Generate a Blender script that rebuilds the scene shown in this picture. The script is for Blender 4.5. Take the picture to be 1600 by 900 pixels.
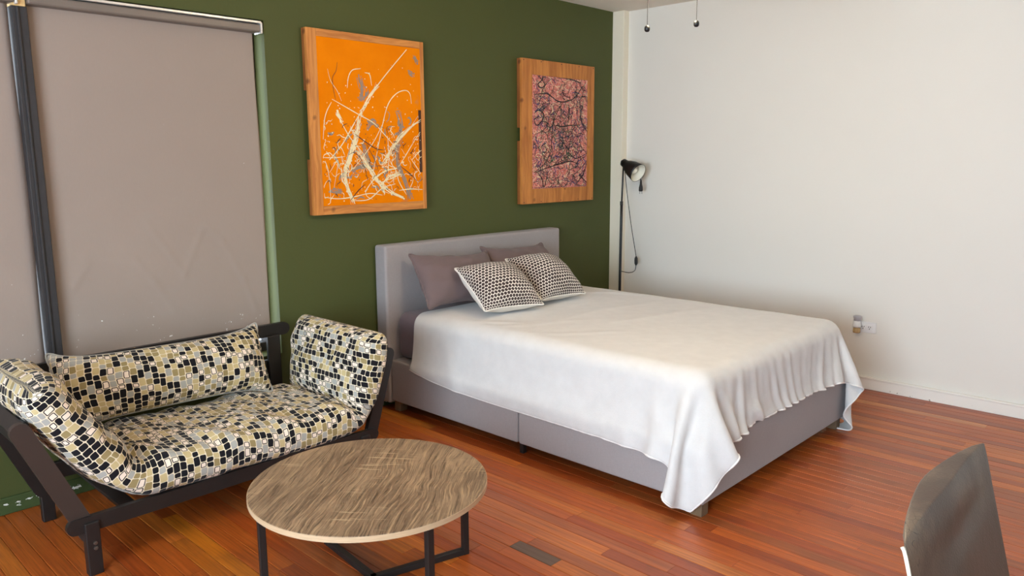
import bpy, bmesh, math, random
import numpy as np
from mathutils import Vector, Matrix
for _o in list(bpy.data.objects): bpy.data.objects.remove(_o)
SC = bpy.context.scene
COL = SC.collection
PI = math.pi

# ------------------------------------------------------------ camera
cd = bpy.data.cameras.new('camera'); cam = bpy.data.objects.new('camera', cd); COL.objects.link(cam)
cd.sensor_width = 36.0; cd.lens = 1199.68 / 1600 * 36.0; cd.clip_start = 0.02
cam.matrix_world = Matrix(((0.691005, 0.124011, -0.712133, 0), (-0.722829, 0.110996, -0.682054, 0), (-0.005538, 0.986053, 0.166337, 1.5), (0, 0, 0, 1)))
SC.camera = cam
# ------------------------------------------------------------ colour management
vs = SC.view_settings
SC.display_settings.display_device = 'sRGB'
vs.view_transform = 'Standard'; vs.look = 'None'; vs.gamma = 1.0; vs.use_curve_mapping = False
vs.exposure = 0.48
# ------------------------------------------------------------ sky
W = bpy.data.worlds.new('sky'); SC.world = W; W.use_nodes = True
W.node_tree.nodes['Background'].inputs[0].default_value = (0.80, 0.90, 1.0, 1)
W.node_tree.nodes['Background'].inputs[1].default_value = 4.2
# ------------------------------------------------------------ daylight through the windows out of frame
def area(name, loc, direction, sx, sy, power, col, spread=180):
    l = bpy.data.lights.new(name, 'AREA'); l.shape = 'RECTANGLE'; l.size = sx; l.size_y = sy; l.energy = power; l.color = col
    l.spread = math.radians(spread)
    o = bpy.data.objects.new(name, l); COL.objects.link(o); o.location = loc
    o.rotation_euler = Vector(direction).to_track_quat('-Z', 'Y').to_euler()
    return o
area('daylight_side_window', (-2.72, 0.2, 1.45), (1, 0, 0), 3.2, 1.7, 190, (0.64, 0.83, 1.0))
sl = bpy.data.lights.new('sun', 'SUN'); sl.energy = 14.0; sl.color = (1.0, .90, .76); sl.angle = math.radians(.6)
so = bpy.data.objects.new('sun', sl); COL.objects.link(so); so.location = (-6, -1, 6)
so.rotation_euler = Vector((.60, .10, -.82)).to_track_quat('-Z', 'Y').to_euler()

# ------------------------------------------------------------ material helpers
MATS = {}
class NT:
    def __init__(s, name):
        m = bpy.data.materials.new(name); m.use_nodes = True; s.m = m; s.t = m.node_tree; s.b = s.t.nodes['Principled BSDF']; MATS[name] = m
    def n(s, typ, **kw):
        x = s.t.nodes.new(typ)
        for k, v in kw.items(): setattr(x, k, v)
        return x
    def put(s, sock, v):
        if v is None: return
        if hasattr(v, 'is_linked'): s.t.links.new(v, sock)
        elif isinstance(v, (tuple, list)) and len(v) == 3 and sock.type == 'RGBA': sock.default_value = (*v, 1)
        else: sock.default_value = v
    def math(s, op, a, b=None, c=None):
        x = s.n('ShaderNodeMath', operation=op)
        for i, v in enumerate((a, b, c)):
            if v is not None: s.put(x.inputs[i], v)
        return x.outputs[0]
    def mix(s, f, a, b, mode='MIX'):
        x = s.n('ShaderNodeMix', data_type='RGBA', blend_type=mode)
        s.put(x.inputs[0], f); s.put(x.inputs[6], a); s.put(x.inputs[7], b); return x.outputs[2]
    def ramp(s, f, stops, interp='LINEAR'):
        x = s.n('ShaderNodeValToRGB'); x.color_ramp.interpolation = interp; e = x.color_ramp.elements
        while len(e) < len(stops): e.new(0.5)
        for i, (p, c) in enumerate(stops): e[i].position = p; e[i].color = (*c, 1) if isinstance(c, (tuple, list)) else (c, c, c, 1)
        s.put(x.inputs[0], f); return x.outputs[0]
    def coord(s, kind='Object'): return s.n('ShaderNodeTexCoord').outputs[kind]
    def pos(s): return s.n('ShaderNodeNewGeometry').outputs['Position']
    def map(s, v, scale=(1, 1, 1), rot=(0, 0, 0), loc=(0, 0, 0)):
        x = s.n('ShaderNodeMapping'); s.put(x.inputs[0], v); x.inputs[1].default_value = loc; x.inputs[2].default_value = rot; x.inputs[3].default_value = scale
        return x.outputs[0]
    def noise(s, v, scale, detail=3, rough=.55, dist=0, out=0):
        x = s.n('ShaderNodeTexNoise'); s.put(x.inputs['Vector'], v); x.inputs['Scale'].default_value = scale; x.inputs['Detail'].default_value = detail
        x.inputs['Roughness'].default_value = rough; x.inputs['Distortion'].default_value = dist; return x.outputs[out]
    def xyz(s, v):
        x = s.n('ShaderNodeSeparateXYZ'); s.put(x.inputs[0], v); return x.outputs
    def vec(s, x_, y_, z_=0.0):
        x = s.n('ShaderNodeCombineXYZ')
        for i, v in enumerate((x_, y_, z_)): s.put(x.inputs[i], v)
        return x.outputs[0]
    def white(s, v, out='Value', dim='3D'):
        x = s.n('ShaderNodeTexWhiteNoise', noise_dimensions=dim); s.put(x.inputs['Vector'], v); return x.outputs[out]
    def bump(s, h, strength=.3, dist=.01):
        x = s.n('ShaderNodeBump'); x.inputs['Strength'].default_value = strength; x.inputs['Distance'].default_value = dist
        s.put(x.inputs['Height'], h); s.t.links.new(x.outputs[0], s.b.inputs['Normal'])
    def fin(s, col=None, rough=.6, metal=0, spec=.5, sheen=0, coat=0):
        s.put(s.b.inputs['Base Color'], col); s.put(s.b.inputs['Roughness'], rough); s.b.inputs['Metallic'].default_value = metal
        s.b.inputs['Specular IOR Level'].default_value = spec
        if sheen: s.b.inputs['Sheen Weight'].default_value = sheen; s.b.inputs['Sheen Roughness'].default_value = .5
        if coat: s.b.inputs['Coat Weight'].default_value = coat; s.b.inputs['Coat Roughness'].default_value = .25
        return s.m
def L(r, g, b):
    return tuple(((c / 255) / 12.92 if c / 255 <= .04045 else ((c / 255 + .055) / 1.055) ** 2.4) for c in (r, g, b))
def plain(name, col, rough=.6, metal=0, spec=.5, var=.12, vscale=8, bump=0, bscale=60):
    k = NT(name); p = k.coord('Object')
    v = k.noise(p, vscale, 4)
    c = k.mix(k.math('MULTIPLY', v, 1.0), tuple(x * (1 - var) for x in col), tuple(min(1, x * (1 + var)) for x in col))
    if bump: k.bump(k.noise(p, bscale, 3), bump, .004)
    return k.fin(c, rough, metal, spec)

def mat_paint_wall(name, col, rough=.75, bscale=90, bstr=.12, var=.03):
    k = NT(name); p = k.pos()
    v = k.noise(p, 1.3, 3)
    c = k.mix(v, tuple(x * (1 - var) for x in col), tuple(min(1, x * (1 + var)) for x in col))
    h = k.math('ADD', k.noise(p, bscale, 3), k.math('MULTIPLY', k.noise(p, 9, 3), 1.5))
    k.bump(h, bstr, .003)
    return k.fin(c, rough, 0, .3)
mat_paint_wall('green_paint', L(76, 82, 42), .6, 70, .2, .08)
mat_paint_wall('white_paint_wall', L(228, 225, 217), .7)
mat_paint_wall('ceiling_paint', L(240, 232, 220), .8)
mat_paint_wall('cream_paint', L(236, 228, 208), .6)
def m_chip(name, col, chip, scale, thr, zmax):
    k = NT(name); p = k.pos()
    n = k.noise(k.map(p, (1, 1, 1.6)), scale, 4, .6)
    z = k.xyz(p)[2]
    low = k.math('LESS_THAN', z, zmax)
    f = k.math('MULTIPLY', k.math('GREATER_THAN', n, thr), low)
    k.bump(k.noise(p, 60, 3), .15, .003)
    return k.fin(k.mix(f, col, chip), .6, 0, .3)
m_chip('green_baseboard', L(66, 80, 44), L(225, 225, 215), 16, .60, .05)
m_chip('white_baseboard', L(236, 232, 224), L(150, 135, 118), 22, .66, .03)
def m_floor():
    k = NT('floor_wood'); oi = k.n('ShaderNodeObjectInfo'); p = k.pos()
    off = k.vec(k.math('MULTIPLY', oi.outputs['Random'], 37.0), k.math('MULTIPLY', oi.outputs['Random'], 91.0), 0.0)
    q = k.n('ShaderNodeVectorMath', operation='ADD'); k.put(q.inputs[0], p); k.put(q.inputs[1], off); q = q.outputs[0]
    g = k.noise(k.map(q, (60, 2.2, 1)), 1.0, 6, .62, .6)
    g2 = k.noise(k.map(q, (160, 4, 1)), 1.0, 3, .6)
    blot = k.noise(q, 3.5, 4, .6)
    isl = k.n('ShaderNodeNewGeometry').outputs['Random Per Island']
    base = k.mix(1.0, oi.outputs['Color'], k.ramp(isl, [(0, (.80, .78, .76)), (1, (1.16, 1.2, 1.2))]), 'MULTIPLY')
    dark = k.mix(1.0, base, (.70, .62, .55), 'MULTIPLY'); lite = k.mix(1.0, base, (1.16, 1.20, 1.24), 'MULTIPLY')
    c = k.mix(k.ramp(g, [(.30, 0), (.70, 1)]), dark, lite)
    c = k.mix(k.math('MULTIPLY', k.ramp(g2, [(.35, 1), (.52, 0)]), .30), c, (.05, .018, .008))
    c = k.mix(k.math('MULTIPLY', k.ramp(blot, [(.58, 0), (.75, 1)]), .40), c, (.10, .045, .022))
    k.bump(k.math('ADD', g, k.math('MULTIPLY', blot, 2.0)), .12, .003)
    r = k.math('ADD', .24, k.math('MULTIPLY', blot, .20))
    return k.fin(c, r, 0, .6)
m_floor()
plain('subfloor', (.025, .012, .006), .9)
def m_weave(name, col, var=.10, sc=420, rough=.9, sheen=.15):
    k = NT(name); p = k.coord('Object')
    a = k.noise(k.map(p, (1, 1, .12)), sc, 2); b = k.noise(k.map(p, (.12, .12, 1)), sc, 2)
    w = k.math('ADD', a, b); big = k.noise(p, 3, 3)
    f = k.math('ADD', k.math('MULTIPLY', w, .35), k.math('MULTIPLY', big, .3))
    c = k.mix(f, tuple(x * (1 - var) for x in col), tuple(min(1, x * (1 + var)) for x in col))
    k.bump(w, .25, .0015)
    return k.fin(c, rough, 0, .25, sheen)
m_weave('grey_upholstery', L(158, 151, 150), .22)
m_weave('mauve_sheet', L(112, 98, 104), .12, 500)
m_weave('mauve_pillowcase', L(114, 97, 96), .12, 500)
def m_blanket():
    k = NT('white_fleece'); p = k.coord('Object')
    n = k.noise(p, 160, 4, .7); b = k.noise(p, 14, 4)
    c = k.mix(b, L(206, 204, 201), L(224, 222, 219))
    k.bump(k.math('ADD', n, k.math('MULTIPLY', b, .8)), .22, .004)
    return k.fin(c, .95, 0, .15, .35)
m_blanket()
plain('fleece_hem', L(236, 232, 228), .95, 0, .15, .03)
def m_shade():
    k = NT('shade_fabric'); p = k.pos()
    w = k.noise(k.map(p, (1, 1, .1)), 500, 2)
    big = k.noise(p, 1.6, 3)
    c = k.mix(k.math('ADD', k.math('MULTIPLY', w, .3), k.math('MULTIPLY', big, .5)), L(152, 138, 128), L(170, 154, 142))
    # small worn-through chips near the lower hem
    ch = k.noise(p, 46, 3, .6); z = k.xyz(p)[2]
    low = k.ramp(k.math('SUBTRACT', 1.05, z), [(.15, 0), (.42, 1)])
    f = k.math('GREATER_THAN', k.math('MULTIPLY', ch, k.math('ADD', .86, k.math('MULTIPLY', low, .14))), .682)
    c = k.mix(f, c, L(235, 232, 228))
    k.bump(k.math('ADD', k.math('MULTIPLY', w, .5), k.noise(k.map(p, (1.5, 1, .5)), 5, 3)), .12, .004)
    return k.fin(c, .85, 0, .2)
m_shade()
plain('dark_window_frame', L(50, 48, 49), .65, 0, .5, .2, 20)
plain('dark_metal', L(50, 46, 44), .45, .5, .5, .15)
plain('cassette_metal', L(122, 112, 104), .45, .2, .5, .1)
plain('bright_metal', L(235, 235, 230), .25, .6, .5, .05)
plain('raw_wood_block', L(225, 190, 130), .7)
kl = NT('added_globe_glow'); kl.fin(L(255, 240, 210), .4); kl.b.inputs['Emission Color'].default_value = (1, .83, .56, 1); kl.b.inputs['Emission Strength'].default_value = 100.0  # glow of an invented, unseen globe that gives warm fill from above
plain('white_plastic', L(232, 232, 232), .4)
plain('grey_plastic', L(178, 174, 178), .45)
plain('dark_slot', L(45, 42, 40), .6)
plain('black_lamp', L(22, 22, 23), .4, 0, .5, .1)
plain('lamp_inner_white', L(240, 236, 222), .5)
plain('bulb_glass', L(245, 240, 225), .2)
plain('cord_black', L(30, 28, 28), .6)
def m_black_wood():
    k = NT('black_wood'); p = k.coord('Object')
    ch = k.noise(k.map(p, (1, 1, .7)), 17, 4, .6)
    c = k.mix(k.noise(p, 12, 4), L(24, 22, 22), L(40, 35, 33))
    c = k.mix(k.math('GREATER_THAN', ch, .735), c, L(205, 165, 125))
    return k.fin(c, .42, 0, .5)
m_black_wood()
plain('brown_black_wood', L(58, 47, 42), .45, 0, .5, .15)
plain('steel_bolt', L(120, 112, 104), .35, .8)
def m_leg_wood():
    k = NT('bed_leg_wood'); p = k.coord('Object')
    c = k.mix(k.noise(k.map(p, (30, 30, 3)), 1, 4), L(92, 72, 52), L(130, 104, 76)); return k.fin(c, .6)
m_leg_wood()
def m_table():
    k = NT('table_laminate'); p = k.map(k.coord('Object'), (1, 1, 1), (0, 0, math.radians(-38)))
    warp = k.noise(k.map(p, (1.2, 3.2, 1)), 1.6, 3, .55, .3, 1)
    q = k.n('ShaderNodeVectorMath', operation='MULTIPLY_ADD'); k.put(q.inputs[0], warp); q.inputs[1].default_value = (.10, .10, 0); k.put(q.inputs[2], p); q = q.outputs[0]
    g = k.noise(k.map(q, (6, 170, 1)), 1, 5, .7, .4)
    g2 = k.noise(k.map(q, (2.0, 15, 1)), 1, 4, .6, .8)
    fig = k.noise(k.map(q, (3.2, 26, 1)), 1, 6, .68, 2.2); blt = k.noise(p, 5, 4, .6)
    c = k.mix(k.ramp(g2, [(.3, 0), (.7, 1)]), L(116, 95, 74), L(172, 145, 114))
    c = k.mix(k.math('MULTIPLY', k.ramp(fig, [(.30, 1), (.46, 0)]), .75), c, L(72, 56, 40))
    c = k.mix(k.math('MULTIPLY', k.ramp(blt, [(.42, 0), (.62, 1)]), .45), c, L(112, 92, 72))
    c = k.mix(k.math('MULTIPLY', k.ramp(g, [(.52, 0), (.66, 1)]), .7), c, L(198, 168, 128))
    c = k.mix(k.math('MULTIPLY', k.ramp(g, [(.36, 1), (.46, 0)]), .75), c, L(66, 52, 38))
    # pale saw marks across the grain
    s = k.noise(k.map(p, (90, 5, 1)), 1, 3, .6); mk = k.noise(p, 3.0, 2)
    c = k.mix(k.math('MULTIPLY', k.math('MULTIPLY', k.ramp(s, [(.58, 0), (.68, 1)]), k.ramp(mk, [(.46, 0), (.56, 1)])), .7), c, L(214, 190, 150))
    k.bump(g, .15, .001)
    return k.fin(c, .5, 0, .45)
m_table()
def m_edge():
    k = NT('table_edge_band'); p = k.coord('Object')
    c = k.mix(k.noise(k.map(p, (3, 3, 60)), 6, 3), L(176, 148, 116), L(214, 188, 152)); return k.fin(c, .5)
m_edge()
def m_pine(name, a, b, knot, sx, sz):
    k = NT(name); p = k.coord('Object'); w = k.noise(p, 3, 2, .5, 0, 1)
    q = k.n('ShaderNodeVectorMath', operation='MULTIPLY_ADD'); k.put(q.inputs[0], w); q.inputs[1].default_value = (.06, .06, .06); k.put(q.inputs[2], p); q = q.outputs[0]
    g = k.noise(k.map(q, (sx, 20, sz)), 1, 5, .6, .5)
    c = k.mix(k.ramp(g, [(.3, 0), (.7, 1)]), a, b)
    v = k.n('ShaderNodeTexVoronoi'); k.put(v.inputs['Vector'], q); v.inputs['Scale'].default_value = 6.5
    c = k.mix(k.math('MULTIPLY', k.ramp(v.outputs['Distance'], [(.05, 1), (.13, 0)]), .8), c, knot)
    return k.fin(c, .55)
m_pine('pine_vertical', L(170, 98, 40), L(222, 152, 76), L(96, 50, 22), 46, 3)
m_pine('pine_horizontal', L(170, 98, 40), L(222, 152, 76), L(96, 50, 22), 3, 46)
m_pine('plywood_vertical', L(158, 90, 34), L(212, 140, 66), L(110, 58, 24), 30, 3)
m_pine('pine_side', L(112, 62, 26), L(160, 96, 44), L(80, 40, 18), 30, 4)
plain('burnt_wood', L(70, 38, 20), .7)
def m_orange():
    k = NT('orange_canvas'); p = k.coord('Object')
    c = k.mix(k.ramp(k.noise(p, 4, 4), [(.3, 0), (.7, 1)]), L(228, 122, 4), L(240, 136, 10))
    gr = k.ramp(k.noise(k.map(p, (1, 1, .6)), 7, 5, .65), [(.64, 0), (.76, 1)])
    z = k.xyz(p)[2]
    low = k.ramp(z, [(.0, 1), (.62, 1), (.75, .1)])
    c = k.mix(k.math('MULTIPLY', k.math('MULTIPLY', gr, low), .7), c, L(160, 132, 112))
    k.bump(k.noise(p, 120, 2), .2, .001)
    return k.fin(c, .8, 0, .04)
m_orange()
plain('paint_cream', L(240, 222, 178), .5, 0, .5, .06)
plain('paint_grey', L(152, 132, 116), .6, 0, .5, .15, 40)
plain('paint_black', L(34, 28, 30), .5)
plain('paint_blue', L(56, 70, 128), .5)
plain('paint_green', L(62, 92, 70), .5)
plain('paint_violet', L(92, 62, 110), .5)
plain('paint_pink', L(236, 150, 140), .5)
plain('paint_teal', L(52, 62, 66), .5)
def m_pink():
    k = NT('pink_canvas'); p = k.coord('Object')
    c = k.ramp(k.noise(p, 26, 5, .7), [(.28, L(96, 70, 84)), (.40, L(206, 110, 100)), (.52, L(226, 138, 118)), (.62, L(206, 96, 92)), (.72, L(240, 214, 204))])
    c = k.mix(k.ramp(k.noise(p, 120, 2, .6), [(.60, 0), (.64, 1)]), c, L(244, 226, 220))
    c = k.mix(k.ramp(k.noise(k.map(p, (1, 1, 1), (0, 0, 0), (5, 3, 1)), 95, 2, .6), [(.60, 0), (.64, 1)]), c, L(62, 52, 70))
    k.bump(k.noise(p, 130, 2), .3, .002)
    return k.fin(c, .55)
m_pink()
def m_retro():
    """rounded rectangles in columns: black, olive, tan, grey and outlined cream on a cream ground"""
    k = NT('retro_print'); uv = k.n('ShaderNodeUVMap'); p = uv.outputs[0]
    wob = k.noise(p, 22, 1, .5, 0, 1)
    q = k.n('ShaderNodeVectorMath', operation='MULTIPLY_ADD'); k.put(q.inputs[0], wob); q.inputs[1].default_value = (.009, .009, 0); k.put(q.inputs[2], p)
    x, y, _ = k.xyz(q.outputs[0])
    CW, PH = .0265, .060
    u = k.math('DIVIDE', x, CW); col = k.math('FLOOR', u); fu = k.math('FRACT', u)
    off = k.white(k.vec(col, 3.0, 0.0))
    v = k.math('ADD', k.math('DIVIDE', y, PH), k.math('MULTIPLY', off, 7.0)); pr = k.math('FLOOR', v); fv = k.math('FRACT', v)
    sp = k.math('ADD', .34, k.math('MULTIPLY', k.white(k.vec(col, pr, 5.0)), .32))
    sub = k.math('GREATER_THAN', fv, sp)
    lo = k.math('MULTIPLY', sub, sp); hi = k.math('ADD', sp, k.math('MULTIPLY', sub, k.math('SUBTRACT', 1.0, sp)))
    cy = k.math('MULTIPLY', k.math('ADD', lo, hi), .5); hh = k.math('MULTIPLY', k.math('MULTIPLY', k.math('SUBTRACT', hi, lo), .5), PH)
    rnd = k.white(k.vec(col, pr, k.math('ADD', sub, 11.0)))
    rad = .0060
    gapx = .0013
    dx = k.math('SUBTRACT', k.math('MULTIPLY', k.math('ABSOLUTE', k.math('SUBTRACT', fu, .5)), CW), CW * .5 - gapx - rad)
    dy = k.math('SUBTRACT', k.math('MULTIPLY', k.math('ABSOLUTE', k.math('SUBTRACT', fv, cy)), PH), k.math('SUBTRACT', hh, gapx + rad))
    mx = k.math('MAXIMUM', dx, 0.0); my = k.math('MAXIMUM', dy, 0.0)
    d = k.math('SUBTRACT', k.math('ADD', k.math('SQRT', k.math('ADD', k.math('MULTIPLY', mx, mx), k.math('MULTIPLY', my, my))), k.math('MINIMUM', k.math('MAXIMUM', dx, dy), 0.0)), rad)
    inside = k.math('LESS_THAN', d, 0.0)
    cell = k.ramp(rnd, [(0, L(20, 19, 24)), (.36, L(156, 138, 94)), (.50, L(200, 180, 132)), (.64, L(170, 168, 160)), (.80, L(242, 226, 208))], 'CONSTANT')
    ring = k.math('MULTIPLY', k.math('GREATER_THAN', rnd, .80), k.math('GREATER_THAN', d, -.0032))
    cell = k.mix(ring, cell, L(34, 28, 34))
    c = k.mix(inside, L(228, 216, 188), cell)
    k.bump(k.noise(p, 600, 2), .15, .001)
    return k.fin(c, .9, 0, .2, .1)
m_retro()
def m_dots():
    k = NT('dotted_cover'); uv = k.n('ShaderNodeUVMap'); x, y, _ = k.xyz(uv.outputs[0])
    S = .0200
    v = k.math('DIVIDE', y, S); row = k.math('FLOOR', v)
    u = k.math('ADD', k.math('DIVIDE', x, S * 1.0), k.math('MULTIPLY', k.math('MODULO', k.math('ABSOLUTE', row), 2.0), .5))
    du = k.math('SUBTRACT', k.math('FRACT', u), .5); dv = k.math('SUBTRACT', k.math('FRACT', v), .5)
    d = k.math('SQRT', k.math('ADD', k.math('MULTIPLY', du, du), k.math('MULTIPLY', k.math('MULTIPLY', dv, dv), .9)))
    f = k.math('LESS_THAN', d, k.math('ADD', .37, k.math('MULTIPLY', k.noise(uv.outputs[0], 6, 2), .16)))
    k.bump(k.math('MULTIPLY', k.math('SUBTRACT', .5, d), 1.0), .5, .004)
    return k.fin(k.mix(f, L(238, 230, 220), L(66, 54, 52)), .95, 0, .15, .2)
m_dots()
plain('cushion_white', L(236, 230, 222), .95, 0, .15, .04, 30, .3, 220)
def m_leather():
    k = NT('brown_leatherette'); p = k.coord('Object')
    c = k.mix(k.noise(p, 5, 4), L(78, 66, 58), L(98, 84, 74))
    z = k.xyz(p)[2]
    cr = k.n('ShaderNodeTexVoronoi', feature='DISTANCE_TO_EDGE'); k.put(cr.inputs['Vector'], k.map(k.noise(p, 9, 2, .5, 0, 1), (14, 14, 14))); cr.inputs['Scale'].default_value = 1
    wear = k.math('MULTIPLY', k.ramp(z, [(.90, 0), (.955, 1)]), k.ramp(k.noise(p, 11, 4), [(.45, 0), (.65, 1)]))
    c = k.mix(k.math('MULTIPLY', wear, .55), c, L(140, 124, 104))
    c = k.mix(k.math('MULTIPLY', k.math('LESS_THAN', cr.outputs[0], .012), wear), c, L(40, 32, 28))
    k.bump(k.math('ADD', k.noise(p, 300, 2), k.math('MULTIPLY', k.noise(p, 10, 3), 3.0)), .18, .003)
    return k.fin(c, .36, 0, .5)
m_leather()
plain('piping_white', L(226, 218, 200), .6)
plain('plain_brown', L(60, 44, 36), .5)
plain('amber_oil', L(190, 160, 110), .15)
kg = NT('window_glass'); tr = kg.n('ShaderNodeBsdfTransparent'); gl = kg.n('ShaderNodeBsdfGlossy'); gl.inputs['Roughness'].default_value = .02
mx = kg.n('ShaderNodeMixShader'); mx.inputs[0].default_value = .07; kg.t.links.new(tr.outputs[0], mx.inputs[1]); kg.t.links.new(gl.outputs[0], mx.inputs[2])
kg.t.links.new(mx.outputs[0], kg.t.nodes['Material Output'].inputs['Surface'])

# ------------------------------------------------------------ object helpers
def obj(name, verts, faces, mat, parent=None, uv=None, smooth=False, loc=None):
    """one mesh object; verts in world space unless loc is given (then local to loc / parent)"""
    me = bpy.data.meshes.new(name)
    if parent is not None and loc is None:
        root = parent
        while root.parent: root = root.parent
        inv = root.matrix_basis.inverted()
        verts = [tuple(inv @ Vector(v)) for v in verts]
    me.from_pydata([tuple(v) for v in verts], [], faces); me.update()
    if uv is not None:
        l = me.uv_layers.new(name='UVMap')
        for i, lp in enumerate(me.loops): l.data[i].uv = uv(i, lp.vertex_index) if callable(uv) else uv[lp.vertex_index]
    if mat: me.materials.append(MATS[mat])
    if smooth:
        for p in me.polygons: p.use_smooth = True
    o = bpy.data.objects.new(name, me); COL.objects.link(o)
    if parent is not None: o.parent = parent
    if loc is not None: o.location = loc
    return o
def thing(name, label, cat, loc, group=None, rz=0):
    o = bpy.data.objects.new(name, None); COL.objects.link(o); o.location = loc; o.rotation_euler = (0, 0, rz)
    o.empty_display_size = .05
    o.matrix_basis = Matrix.Translation(loc) @ Matrix.Rotation(rz, 4, 'Z')
    return tag(o, label, cat, group)
def tag(o, label, cat, group=None):
    o['label'] = label; o['category'] = cat
    if group: o['group'] = group
    return o
def struct(o, label=None):
    o['kind'] = 'structure'
    if label: o['label'] = label
    return o
def bm_out(bm):
    bm.verts.ensure_lookup_table(); bm.verts.index_update()
    v = [tuple(x.co) for x in bm.verts]; f = [[w.index for w in p.verts] for p in bm.faces]; bm.free(); return v, f
def box(x0, x1, y0, y1, z0, z1, bev=0, seg=2):
    bm = bmesh.new(); bmesh.ops.create_cube(bm, size=1)
    for v in bm.verts: v.co = ((x0 + x1) / 2 + v.co.x * (x1 - x0), (y0 + y1) / 2 + v.co.y * (y1 - y0), (z0 + z1) / 2 + v.co.z * (z1 - z0))
    if bev: bmesh.ops.bevel(bm, geom=bm.edges[:], offset=bev, segments=seg, affect='EDGES', profile=.5)
    return bm_out(bm)
def beam(a, b, w, h, up=(0, 0, 1), bev=.004):
    """box beam from a to b: w across, h along up"""
    a, b = Vector(a), Vector(b); d = b - a; l = d.length; d.normalize(); up = Vector(up); s = d.cross(up).normalized(); u = s.cross(d)
    v, f = box(0, l, -w / 2, w / 2, -h / 2, h / 2, bev)
    return [tuple(a + d * x + s * y + u * z) for x, y, z in v], f
def join(*vf):
    V, F = [], []
    for v, f in vf:
        n = len(V); V += list(v); F += [[i + n for i in p] for p in f]
    return V, F
def lathe(prof, c=(0, 0, 0), axis=(0, 0, 1), n=32, caps=True):
    """prof: list of (radius, height along axis)"""
    ax = Vector(axis).normalized(); t = Vector((1, 0, 0)) if abs(ax.x) < .9 else Vector((0, 1, 0)); e1 = ax.cross(t).normalized(); e2 = ax.cross(e1)
    c = Vector(c); V = []; F = []
    for r, h in prof:
        for i in range(n):
            a = 2 * PI * i / n; V.append(tuple(c + ax * h + e1 * (r * math.cos(a)) + e2 * (r * math.sin(a))))
    for j in range(len(prof) - 1):
        for i in range(n): F.append([j * n + i, j * n + (i + 1) % n, (j + 1) * n + (i + 1) % n, (j + 1) * n + i])
    if caps: F.append(list(range(n))[::-1]); F.append([(len(prof) - 1) * n + i for i in range(n)])
    return V, F
def catmull(pts, per=8):
    P = [Vector(p) for p in pts]; P = [P[0] * 2 - P[1]] + P + [P[-1] * 2 - P[-2]]; out = []
    for i in range(1, len(P) - 2):
        for k in range(per):
            t = k / per; a, b, c, d = P[i - 1:i + 3]
            out.append(.5 * ((2 * b) + (c - a) * t + (2 * a - 5 * b + 4 * c - d) * t * t + (3 * b - a - 3 * c + d) * t ** 3))
    out.append(P[-2]); return out
def tube(pts, r, n=8, per=6, smooth=True):
    P = catmull(pts, per) if smooth else [Vector(p) for p in pts]
    V, F = [], []; up = Vector((.3, .2, 1))
    for i, p in enumerate(P):
        d = (P[min(i + 1, len(P) - 1)] - P[max(i - 1, 0)]).normalized(); s = d.cross(up)
        if s.length < 1e-3: s = d.cross(Vector((1, 0, 0)))
        s.normalize(); u = s.cross(d)
        for k in range(n):
            a = 2 * PI * k / n; V.append(tuple(p + s * (r * math.cos(a)) + u * (r * math.sin(a))))
    m = len(P)
    for i in range(m - 1):
        for k in range(n): F.append([i * n + k, i * n + (k + 1) % n, (i + 1) * n + (k + 1) % n, (i + 1) * n + k])
    F.append(list(range(n))[::-1]); F.append([(m - 1) * n + k for k in range(n)])
    return V, F
def grid_faces(nx, ny, off=0): return [[off + j * nx + i, off + j * nx + i + 1, off + (j + 1) * nx + i + 1, off + (j + 1) * nx + i] for j in range(ny - 1) for i in range(nx - 1)]

GY, RX, HC = 3.73, 5.11, 2.615        # green wall, white wall, ceiling
LX, BY = -2.6, -2.6                   # side and rear walls out of frame

# ============================================================ THE ROOM
fl = obj('floor', *box(LX, RX + .1, BY, GY + .1, -.12, -.010), 'subfloor'); struct(fl, 'worn reddish strip wood floor of narrow boards')
rng = random.Random(11)
PW = .0645; X0 = 2.012 - PW * 40
hw = PW / 2 - .0008; ch = .0015
sec = [(-hw, -.012), (hw, -.012), (hw, -ch), (hw - ch, 0), (-hw + ch, 0), (-hw, -ch)]
def plank_mesh():
    v = [(x, 0, z) for x, z in sec] + [(x, 1, z) for x, z in sec]
    f = [[i, (i + 1) % 6, (i + 1) % 6 + 6, i + 6] for i in range(6)] + [list(range(6))[::-1], list(range(6, 12))]
    f = [p[::-1] for p in f]
    me = bpy.data.meshes.new('plank'); me.from_pydata(v, [], f); me.materials.append(MATS['floor_wood']); me.update(); return me
PM = plank_mesh()
special = {  # row centre x -> list of (y0, y1, colour)
}
def rowof(x): return int(math.floor((x - X0) / PW))
LIGHT = L(190, 112, 52); DARKP = L(92, 68, 50)
special[rowof(2.625)] = [(1.52, 2.48, L(178, 98, 40))]
special[rowof(4.84)] = [(.93, 1.66, L(206, 134, 78))]
special[rowof(2.04)] = [(1.735, 1.95, DARKP)]
special[rowof(1.21)] = [(2.30, 3.19, L(196, 112, 30))]
special[rowof(1.15)] = [(2.30, 2.95, L(180, 100, 30))]
special[rowof(2.69)] = [(3.20, 3.71, L(200, 120, 44))]
special[rowof(2.43)] = [(.95, 1.55, L(196, 116, 52))]
def plank_colour():
    base = Vector(L(180, 90, 32)); r = rng.random()
    if r < .16: c = Vector(L(196, 108, 40))
    elif r < .38: c = Vector(L(160, 74, 28))
    elif r < .50: c = Vector(L(164, 86, 38))
    else: c = base
    return tuple(c * rng.uniform(.86, 1.12))
def add_plank(xc, y0, y1, c):
    o = bpy.data.objects.new('plank', PM); COL.objects.link(o); o.parent = fl
    o.location = (xc, y0 + .0006, rng.uniform(-.0006, .0)); o.scale = (1, y1 - y0 - .0012, 1); o.color = (*c, 1)
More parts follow.
